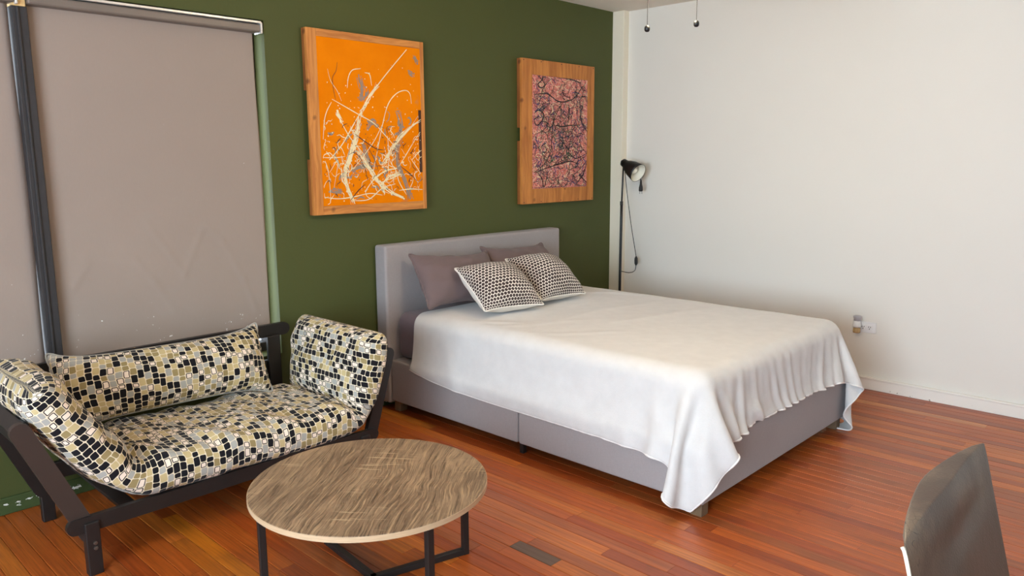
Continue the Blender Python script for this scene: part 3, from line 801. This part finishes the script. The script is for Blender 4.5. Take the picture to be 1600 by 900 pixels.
# ============================================================ PICTURES
def bil(u, v, Q):
    a = Vector(Q[0]).lerp(Vector(Q[1]), u); b = Vector(Q[3]).lerp(Vector(Q[2]), u); return a.lerp(b, v)
def inv_bil(X, Y, Q):
    u = v = .5
    for _ in range(12):
        p = bil(u, v, Q); e = 1e-3; pu = (bil(u + e, v, Q) - p) / e; pv = (bil(u, v + e, Q) - p) / e
        dx, dy = X - p.x, Y - p.y; det = pu.x * pv.y - pu.y * pv.x
        u += (dx * pv.y - dy * pv.x) / det; v += (pu.x * dy - pu.y * dx) / det
    return u, v
class Strokes:
    """flat dried paint ribbons on a canvas: x0..x1, z0..z1 at depth y"""
    def __init__(s, x0, x1, z0, z1, y, seed): s.b = (x0, x1, z0, z1); s.y = y; s.r = random.Random(seed); s.L = {}; s.k = 0
    def ribbon(s, mat, pts, w, taper=.5, jit=.0, clamp=True, per=6, lev=0):
        x0, x1, z0, z1 = s.b
        P = catmull([(x0 + u * (x1 - x0), 0, z1 - v * (z1 - z0)) for u, v in pts], per); n = len(P)
        V, F = s.L.setdefault(mat, ([], [])); b = len(V); s.k += 1; lev = (s.k % 250) * .01
        for i, p in enumerate(P):
            d = (P[min(i + 1, n - 1)] - P[max(i - 1, 0)]); d = d.normalized() if d.length > 0 else Vector((1, 0, 0)); nn = Vector((-d.z, 0, d.x)); t = i / max(1, n - 1)
            ww = w * (1 - taper * abs(2 * t - 1) ** 2) * (1 + jit * s.r.uniform(-1, 1))
            for sg in (-1, 1):
                c = p + nn * (sg * ww / 2); V.append((min(max(c.x, x0 + .002), x1 - .002), s.y - lev * .0003, min(max(c.z, z0 + .002), z1 - .002)))
        for i in range(n - 1): F.append([b + 2 * i, b + 2 * i + 1, b + 2 * i + 3, b + 2 * i + 2])
    def dot(s, mat, u, v, r, n=7):
        x0, x1, z0, z1 = s.b; V, F = s.L.setdefault(mat, ([], [])); b = len(V); s.k += 1; cx, cz = x0 + u * (x1 - x0), z1 - v * (z1 - z0)
        for k in range(n):
            a = 2 * PI * k / n; rr = r * s.r.uniform(.6, 1.3); V.append((cx + rr * math.cos(a), s.y - .0000 - (s.k % 250) * .000003, cz + rr * math.sin(a)))
        F.append([b + k for k in range(n)])
    def scribble(s, mat, u, v, size, w, n=5, lim=None):
        a = s.r.uniform(0, 2 * PI); pts = [(u, v)]
        for _ in range(n - 1):
            a += s.r.uniform(-1.2, 1.2); u += math.cos(a) * size / n; v += math.sin(a) * size / n * .8
            pts.append((min(max(u, .01), .99), min(max(v, .01), .99)))
        s.ribbon(mat, pts, w, .6, .25, per=4)
    def build(s, parent):
        names = {'paint_cream': 'cream_paint_drips', 'paint_grey': 'grey_paint_smears', 'paint_black': 'black_paint_drips', 'paint_blue': 'blue_paint_drips', 'paint_green': 'green_paint_drips', 'paint_violet': 'violet_paint_drips', 'paint_pink': 'pink_paint_drips', 'paint_teal': 'dark_paint_drips'}
        order = list(s.L)
        for i, m in enumerate(order):
            V, F = s.L[m]; V = [(x, y - .0009 * i - .0003, z) for x, y, z in V]
            o = obj(names[m], V, F, m, parent); o['kind'] = 'stuff'
FR = GY - .05
def frame_boards(t, x0, x1, z0, z1, bl_, br, bt, bb, mv, mh, notch):
    f0, f1 = FR, FR + .02
    g = .0006
    obj('frame_board', *box(x0, x0 + bl_ - g, f0, f1, z0, z1, .0015), mv, t)
    obj('frame_board', *box(x1 - br + g, x1, f0, f1, z0, z1, .0015), mv, t)
    obj('frame_board', *box(x0 + bl_, x1 - br, f0, f1, z1 - bt + g, z1, .0015), mh, t)
    obj('frame_board', *box(x0 + bl_, x1 - br, f0, f1, z0, z0 + bb - g, .0015), mh, t)
    n0, n1 = notch
    obj('side_strip', *box(x0 + .002, x0 + .03, f1, GY - .002, z0, n0, .001), 'pine_side', t)
    obj('side_strip', *box(x0 + .002, x0 + .03, f1, GY - .002, n1, z1, .001), 'pine_side', t)
    obj('side_strip', *box(x1 - .03, x1 - .002, f1, GY - .002, z0, z1, .001), 'pine_side', t)
    obj('backing', *box(x0 + .04, x1 - .04, f1, GY - .004, z0 + .05, z1 - .05), 'pine_side', t)
# orange painting
x0, x1, z0, z1 = 2.287, 3.085, 1.198, 2.188
pt = thing('painting', 'orange abstract drip painting in a pine frame, nearer the window', 'painting', ((x0 + x1) / 2, GY - .025, z0))
frame_boards(pt, x0, x1, z0, z1, .062, .028, .040, .048, 'pine_vertical', 'pine_horizontal', (1.50, 1.865))
cx0, cx1, cz0, cz1 = x0 + .062, x1 - .028, z0 + .048, z1 - .040
obj('canvas', *box(cx0, cx1, FR + .001, FR + .015, cz0, cz1), 'orange_canvas', pt)
obj('burnt_edge', *box(x1 - .050, x1 - .030, FR - .0008, FR + .004, 1.42, 1.79), 'burnt_wood', pt)
st = Strokes(cx0, cx1, cz0, cz1, FR + .0006, 5)
Q = [(35, 20), (562, 85), (575, 865), (62, 872)]
def W_(mat, pts, w, taper=.5, jit=.15):
    if w < .012: return st.ribbon(mat, [inv_bil(x, y, Q) for x, y in pts], w * .85, taper, jit)
    sp_ = w / .0027          # a wide smear: many ragged threads and flecks side by side
    for k_ in range(int(5 + w * 300)):
        o_ = st.r.gauss(0, .42) * sp_; o2 = st.r.gauss(0, .42) * sp_
        a_ = st.r.randint(0, max(0, len(pts) - 2)); seg_ = pts[a_:a_ + st.r.randint(2, 3)] if st.r.random() < .6 else pts
        st.ribbon(mat, [inv_bil(x + o_ + st.r.gauss(0, 6), y + o2 * .6 + st.r.gauss(0, 6), Q) for x, y in seg_], st.r.uniform(.002, .007), .7, .7)
    for k_ in range(int(w * 700)):
        x, y = pts[st.r.randrange(len(pts))]; u, v = inv_bil(x + st.r.gauss(0, .6) * sp_, y + st.r.gauss(0, 1.1) * sp_, Q); st.dot(mat, min(max(u, .02), .98), min(max(v, .02), .98), st.r.uniform(.002, .006))
gr = 'paint_grey'; cr = 'paint_cream'; bk = 'paint_black'
W_(gr, [(238, 225), (250, 280), (246, 335)], .030, .6, .5); W_(gr, [(436, 400), (450, 480), (440, 560), (430, 650), (450, 720)], .036, .5, .6); W_(gr, [(430, 640), (465, 740), (500, 850)], .034, .5, .6)
W_(gr, [(215, 690), (250, 670), (300, 680)], .05, .5, .6); W_(gr, [(95, 795), (120, 792), (140, 800)], .02, .5, .5); W_(gr, [(255, 560), (275, 620), (290, 700)], .022, .5, .6); W_(gr, [(530, 125), (545, 150)], .018, .4, .5); W_(gr, [(500, 200), (525, 210)], .014, .4, .5); W_(gr, [(260, 330), (280, 300)], .02, .4, .5); W_(gr, [(280, 480), (300, 450), (330, 470)], .016, .5, .5)
for _ in range(26): 
    u, v = inv_bil(st.r.uniform(80, 560), st.r.uniform(420, 850), Q); st.scribble(gr, u, v, st.r.uniform(.05, .16), st.r.uniform(.005, .016))
W_(cr, [(488, 88), (420, 160), (350, 240), (285, 325), (252, 385)], .007, .3, .1); W_(cr, [(330, 262), (285, 325), (262, 370), (245, 400)], .014, .6, .3); W_(cr, [(250, 390), (215, 445), (150, 560), (90, 635)], .007, .3, .1)
W_(cr, [(105, 330), (170, 370), (235, 410), (310, 455), (370, 520), (430, 590)], .0065); W_(cr, [(178, 275), (185, 220), (205, 187), (245, 180)], .006); W_(cr, [(265, 200), (290, 210), (300, 265)], .006)
W_(cr, [(300, 720), (325, 600), (355, 460), (385, 360), (430, 307), (478, 292), (504, 310), (512, 360)], .0062); W_(cr, [(62, 530), (68, 440), (80, 390), (102, 345)], .006); W_(cr, [(85, 180), (100, 240), (130, 290), (150, 340)], .0035)
W_(cr, [(240, 430), (222, 510), (202, 580)], .038, .4, .5); W_(cr, [(212, 540), (185, 630), (165, 700)], .034, .4, .5); W_(cr, [(168, 680), (163, 740), (182, 800), (205, 862)], .022, .4, .5)
W_(cr, [(225, 590), (250, 640), (290, 700), (330, 760), (360, 800)], .020, .5, .6); W_(cr, [(558, 432), (510, 475), (450, 530), (405, 585)], .018, .5, .5); W_(cr, [(430, 550), (400, 600), (370, 650), (352, 672)], .026, .5, .5)
W_(cr, [(65, 825), (130, 836), (200, 830), (285, 815), (350, 826)], .0065); W_(cr, [(300, 730), (350, 770), (400, 812), (465, 850)], .016, .4, .5); W_(cr, [(260, 805), (310, 740), (370, 700), (430, 690)], .010, .4, .4); W_(cr, [(350, 760), (390, 730), (440, 715)], .022, .5, .5)
W_(cr, [(560, 505), (520, 560), (480, 620), (440, 680)], .006); W_(cr, [(60, 622), (110, 625), (165, 620)], .005); W_(cr, [(130, 395), (160, 470), (200, 540), (260, 620), (300, 720)], .006); W_(cr, [(380, 520), (386, 620), (380, 720)], .006); W_(cr, [(425, 700), (440, 760), (480, 830)], .006); W_(cr, [(440, 805), (500, 800), (570, 805)], .007); W_(cr, [(130, 395), (150, 440)], .014, .5, .4); W_(cr, [(510, 650), (540, 620), (565, 600)], .006); W_(cr, [(505, 640), (540, 690), (560, 720)], .006); W_(cr, [(90, 700), (130, 640), (110, 780)], .0045); W_(cr, [(360, 450), (300, 560), (200, 690)], .005); W_(cr, [(95, 840), (85, 700), (70, 640)], .005); W_(cr, [(200, 850), (280, 845), (350, 790), (420, 770)], .007)
for _ in range(110):
    X, Y = st.r.uniform(60, 565), st.r.triangular(380, 865, 720); u, v = inv_bil(X, Y, Q); st.scribble(cr, u, v, st.r.uniform(.04, .17), st.r.uniform(.002, .0058))
for _ in range(150):
    X, Y = st.r.uniform(60, 565), st.r.triangular(80, 860, 640); u, v = inv_bil(X, Y, Q); st.dot(cr, min(max(u, .02), .98), min(max(v, .02), .98), st.r.uniform(.0015, .0042))
W_(bk, [(131, 148), (125, 190), (108, 225), (112, 280), (122, 335)], .0032); W_(bk, [(214, 508), (260, 545), (320, 585), (358, 592)], .0058); W_(bk, [(182, 612), (205, 602), (235, 625), (262, 690), (270, 725)], .0042); W_(bk, [(190, 845), (225, 800), (262, 765)], .006); W_(bk, [(450, 680), (500, 720), (540, 760)], .005); W_(bk, [(270, 560), (310, 640), (330, 700)], .004)
for _ in range(46):
    X, Y = st.r.uniform(70, 560), st.r.triangular(400, 860, 650); u, v = inv_bil(X, Y, Q); st.scribble(bk, u, v, st.r.uniform(.02, .10), st.r.uniform(.002, .0048))
for _ in range(70):
    X, Y = st.r.uniform(70, 560), st.r.triangular(300, 860, 560); u, v = inv_bil(X, Y, Q); st.dot(bk, u, v, st.r.uniform(.0012, .0035))
st.build(pt)
# pink painting
x0, x1, z0, z1 = 3.950, 4.755, 1.182, 2.176
pt = thing('painting', 'pink abstract scribble painting in a wide plywood frame, nearer the corner', 'painting', ((x0 + x1) / 2, GY - .025, z0))
frame_boards(pt, x0, x1, z0, z1, .108, .085, .105, .105, 'plywood_vertical', 'plywood_vertical', (1.62, 1.71))
cx0, cx1, cz0, cz1 = x0 + .108, x1 - .085, z0 + .105, z1 - .105
obj('canvas', *box(cx0, cx1, FR - .0005, FR + .015, cz0, cz1), 'pink_canvas', pt)
for xx in (.02, .2, .42, .62, .79):
    for zz in (.012, .982):
        obj('nail', *lathe([(.004, 0), (.004, .001)], (x0 + xx, FR + .0002, z0 + zz), (0, -1, 0), 8), 'dark_metal', pt)
st = Strokes(cx0, cx1, cz0, cz1, FR - .0009, 9)
Q = [(48, 58), (432, 92), (420, 858), (55, 862)]
tl = 'paint_teal'
for m, n, w0, w1, s0, s1 in (('paint_pink', 120, .004, .009, .1, .3), ('paint_cream', 300, .002, .0048, .05, .22), ('paint_blue', 70, .003, .006, .06, .22), ('paint_green', 75, .003, .006, .06, .25), ('paint_violet', 70, .003, .006, .06, .22), (tl, 170, .0025, .005, .08, .35), ('paint_black', 90, .002, .0045, .08, .4)):
    for _ in range(n):
        u, v = st.r.uniform(.03, .97), st.r.uniform(.02, .98)
        if m == 'paint_green': u, v = st.r.triangular(.03, .97, .45), st.r.triangular(.02, .98, .55)
        if m == 'paint_blue': v = st.r.triangular(.02, .98, .8)
        st.scribble(m, u, v, st.r.uniform(s0, s1), st.r.uniform(w0, w1), 6)
def W2(pts, w): st.ribbon('paint_black', [inv_bil(x, y, Q) for x, y in pts], w, .4, .15)
W2([(80, 70), (110, 60), (105, 95), (80, 125), (100, 148), (125, 130), (108, 95), (85, 70)], .0085); W2([(60, 195), (140, 190), (205, 235), (260, 245), (330, 215), (395, 130)], .0075); W2([(58, 325), (85, 306), (118, 330), (110, 375), (75, 410), (58, 370), (90, 350)], .008); W2([(290, 265), (292, 330), (284, 395)], .009); W2([(365, 285), (378, 272), (390, 282), (374, 320), (385, 390), (425, 462)], .009)
W2([(198, 440), (205, 412), (240, 420), (300, 412), (370, 410)], .0085); W2([(245, 255), (200, 340), (175, 450), (165, 600), (120, 690), (60, 745)], .006); W2([(70, 745), (140, 715), (220, 690), (300, 670), (350, 690)], .0075); W2([(340, 840), (390, 770), (418, 690)], .009); W2([(360, 770), (418, 830)], .008); W2([(80, 745), (110, 790), (125, 850), (150, 740)], .0075); W2([(215, 770), (220, 840)], .010); W2([(240, 160), (260, 200), (300, 215)], .006); W2([(230, 75), (300, 85), (380, 110)], .008); W2([(380, 205), (410, 210), (420, 245)], .007); W2([(60, 480), (130, 430), (170, 330), (240, 300)], .005); W2([(230, 510), (270, 560), (300, 600)], .006); W2([(300, 520), (290, 600), (340, 650), (418, 615)], .005)
st.build(pt)

# ============================================================ FLOOR LAMP
lp = thing('floor_lamp', 'slim black floor lamp with spot shade in the corner behind the bed', 'floor lamp', (4.90, 3.50, 0))
obj('base', *lathe([(.11, 0), (.11, .012), (.10, .018), (.02, .022)], (4.90, 3.50, 0), n=40), 'black_lamp', lp)
obj('pole', *tube([(4.873, 3.50, .018), (4.878, 3.50, .6), (4.882, 3.50, 1.16)], .0105, 12, 4), 'black_lamp', lp, smooth=True)
obj('pole', *tube([(4.882, 3.50, 1.15), (4.897, 3.50, 1.44)], .0065, 12, 3), 'black_lamp', lp, smooth=True)
obj('pole_joint', *lathe([(.012, 0), (.012, .03)], (4.881, 3.50, 1.14), n=16), 'dark_metal', lp)
ax = Vector((-.10, -.80, -.42)).normalized(); nk = Vector((4.918, 3.485, 1.447))
sh = obj('lamp_shade', *lathe([(.020, -.045), (.030, -.040), (.033, -.012), (.036, .0), (.047, .02), (.061, .06), (.070, .11), (.073, .135), (.0715, .135), (.0685, .11)], nk, ax, 40, caps=False), 'black_lamp', lp, smooth=True)
obj('shade_lining', *lathe([(.0705, .133), (.0675, .108), (.0585, .06), (.0445, .022), (.030, .004), (.001, .003)], nk, ax, 40, caps=False), 'lamp_inner_white', sh, smooth=True)
obj('bulb', *lathe([(.012, .012), (.014, .03), (.026, .055), (.031, .075), (.027, .095), (.015, .106), (.002, .109)], nk, ax, 24, caps=False), 'bulb_glass', sh, smooth=True)
obj('shade_cap', *lathe([(.001, -.058), (.014, -.056), (.022, -.045)], nk, ax, 24, caps=False), 'black_lamp', sh, smooth=True)
obj('cord', *tube([(4.90, 3.49, 1.42), (4.905, 3.47, 1.25), (4.925, 3.44, 1.0), (4.985, 3.44, .80), (5.005, 3.44, .735)], .0030, 6, 6), 'cord_black', lp, smooth=True)
obj('inline_switch', *lathe([(.005, -.036), (.012, -.022), (.013, 0), (.012, .022), (.005, .036)], (5.005, 3.44, .70), (0, 0, 1), 14), 'cord_black', lp, smooth=True)
obj('cord', *tube([(5.005, 3.44, .665), (4.99, 3.44, .625), (4.95, 3.46, .61), (4.885, 3.495, .625)], .0030, 6, 6), 'cord_black', lp, smooth=True)
pc = Vector((5.005, 3.41, 1.30))
obj('cord', *tube([tuple(pc + Vector((-.05, .06, .13))), tuple(pc + Vector((-.01, .01, .09))), tuple(pc + Vector((0, 0, .0)))], .0032, 6, 5), 'cord_black', lp, smooth=True)
pg = obj('plug', *lathe([(.004, .035), (.007, .02), (.009, .0), (.015, -.025), (.016, -.05), (.012, -.056)], pc, (0, 0, 1), 16), 'cord_black', lp, smooth=True)
for s in (-1, 1): obj('prong', *lathe([(.0022, 0), (.0022, -.02)], pc + Vector((.007 * s, -.006 * s, -.055)), (0, 0, 1), 8), 'steel_bolt', pg)

# ============================================================ OUTLET AND AIR FRESHENER
ot = thing('wall_outlet', 'white double wall outlet low on the white wall', 'outlet', (RX, 1.705, .37))
obj('cover_plate', *box(RX - .006, RX, 1.648, 1.765, .372, .443, .002), 'white_plastic', ot)
for y in (1.687, 1.727):
    s_ = obj('socket', *box(RX - .0085, RX - .005, y - .016, y + .016, .390, .425, .003), 'white_plastic', ot)
    for dy, dz in ((-.006, .004), (.006, .004), (0, -.008)):
        obj('slot', *box(RX - .0092, RX - .008, y + dy - .0018, y + dy + .0018, .407 + dz - .004, .407 + dz + .004), 'dark_slot', s_)
af = thing('air_freshener', 'grey and white plug-in air freshener in the wall outlet', 'air freshener', (RX - .03, 1.757, .37))
fc = (RX - .034, 1.757, 0)
obj('body', *lathe([(.020, .405), (.026, .408), (.027, .42), (.023, .442), (.0215, .45)], fc, n=24), 'white_plastic', af, smooth=True)
obj('cap', *lathe([(.0215, .450), (.0225, .458), (.026, .472), (.026, .478), (.022, .481)], fc, n=24), 'grey_plastic', af, smooth=True)
obj('oil_bottle', *lathe([(.012, .368), (.022, .371), (.023, .38), (.022, .40), (.014, .406)], fc, n=24), 'amber_oil', af, smooth=True)
obj('plug_body', *box(RX - .012, RX - .0085, 1.745, 1.769, .41, .435, .001), 'white_plastic', af)

# ============================================================ DINING CHAIR (near, lower right)
ch_ = thing('dining_chair', 'brown leatherette chair with worn top edge in the near corner', 'chair', (1.275, -.1, 0))
def chair_back():
    nx, nz = 28, 34; V = []; F = []
    xa, xb, zt = 1.052, 1.490, 1.0
    def pt(u, v, side):            # side -1: padded front towards the seat, +1: outer back, narrower
        top = zt - .012 + .003 * (1 - (2 * u - 1) ** 2) + .020 * u
        z = .42 + (top - .42) * v
        ins = .030 if side > 0 else 0
        x = xa + ins * (1 - u) ** 3 + ((xb - ins * u ** 3) - xa) * u
        ee = min(1, min(u, 1 - u) / .45); th = .007 + .016 * ee
        if v > .94: th *= math.sqrt(max(0, 1 - ((v - .94) / .06) ** 2 * .35))
        y = .292 - .25 * (zt - z) + .014 * (1 - (2 * u - 1) ** 2)
        dent = .006 * math.exp(-((v - .87) / .035) ** 2) * math.exp(-((u - .55) / .25) ** 2)
        return (x, y + side * th + (dent if side < 0 else 0), z)
    for side in (-1, 1):
        for j in range(nz + 1):
            for i in range(nx + 1): V.append(pt(i / nx, j / nz, side))
    n1 = (nx + 1) * (nz + 1); W1 = nx + 1
    F += grid_faces(W1, nz + 1) + [f[::-1] for f in grid_faces(W1, nz + 1, n1)]
    for i in range(nx): F.append([nz * W1 + i, nz * W1 + i + 1, n1 + nz * W1 + i + 1, n1 + nz * W1 + i]); F.append([i + 1, i, n1 + i, n1 + i + 1])
    for j in range(nz): F.append([(j + 1) * W1, n1 + (j + 1) * W1, n1 + j * W1, j * W1]); F.append([j * W1 + nx, n1 + j * W1 + nx, n1 + (j + 1) * W1 + nx, (j + 1) * W1 + nx])
    left = [V[j * W1] for j in range(nz + 1)]
    return V, F, left
V, F, left = chair_back()
o = obj('backrest', V, F, 'brown_leatherette', ch_, smooth=True)
md = o.modifiers.new('bevel', 'BEVEL'); md.width = .004; md.segments = 3; md.limit_method = 'ANGLE'; md.angle_limit = math.radians(50)
obj('piping', *tube([(p[0] + .002, p[1] + .003, p[2]) for p in left[:-1:3]] + [(left[-1][0] + .003, left[-1][1] + .003, left[-1][2] - .006)], .0028, 8, 3), 'piping_white', ch_, smooth=True)
obj('seat', *box(1.06, 1.49, -.33, .13, .40, .47, .02, 4), 'brown_leatherette', ch_, smooth=True)
for x in (1.085, 1.465):
    for y in (-.30, .085):
        obj('leg', *beam((x, y, 0), (x, y, .402), .036, .036, (0, 1, 0), .004), 'plain_brown', ch_)

# ============================================================ CEILING FAN (only its pull chains reach into view)
fx, fy = 2.70, 1.72
fan = thing('ceiling_fan', 'ceiling fan with an added fill-light globe above the bed, carrying both pull chains', 'ceiling fan', (fx, fy, 2.2))
obj('canopy', *lathe([(.06, HC), (.06, HC - .02), (.03, HC - .05)], (fx, fy, 0), n=24), 'black_lamp', fan)
obj('rod', *lathe([(.012, HC - .05), (.012, 2.46)], (fx, fy, 0), n=12), 'black_lamp', fan)
obj('motor_housing', *lathe([(.05, 2.47), (.11, 2.45), (.125, 2.41), (.11, 2.36), (.085, 2.335), (.085, 2.30), (.05, 2.285)], (fx, fy, 0), n=32), 'black_lamp', fan, smooth=True)
obj('added_fill_globe', *lathe([(.045, 2.287), (.06, 2.28), (.088, 2.25), (.094, 2.215), (.08, 2.18), (.045, 2.158), (.002, 2.152)], (fx, fy, 0), n=32, caps=False), 'added_globe_glow', fan, smooth=True)  # unseen source added to warm and brighten blanket top, ceiling and upper wall
for k in range(5):
    a = 2 * PI * k / 5 + .2; d = Vector((math.cos(a), math.sin(a), 0))
    obj('blade', *beam(Vector((fx, fy, 2.40)) + d * .10, Vector((fx, fy, 2.40)) + d * .58, .115, .008, (.12 * -d.y, .12 * d.x, 1), .003), 'plain_brown', fan)
for (px, py, pz, lab) in ((2.627, 1.777, 1.997, 'pull chain with dark knob hanging lower, above the corner column'), (2.762, 1.640, 2.015, 'pull chain with dark round knob hanging higher against the white wall')):
    t = thing('pull_chain', lab, 'pull chain', (px, py, pz - .02), 'fan pull chains')
    obj('chain', *tube([(px, py, pz + .008), (px, py, 2.3)], .0011, 6, 2), 'dark_metal', t)
    V, F = [], []
    for k in range(40):
        z = pz + .02 + k * .0066
        b = lathe([(.0002, -.0018), (.0017, -.0008), (.0017, .0008), (.0002, .0018)], (px, py, z), n=6, caps=False); V, F = join((V, F), b)
    o = obj('chain_beads', V, F, 'dark_metal', t); o['kind'] = 'stuff'
    obj('knob', *lathe([(.001, -.0125), (.006, -.0115), (.0100, -.007), (.0110, 0), (.0100, .007), (.006, .0115), (.001, .0125)], (px, py, pz), n=20, caps=False), 'black_lamp', t, smooth=True)
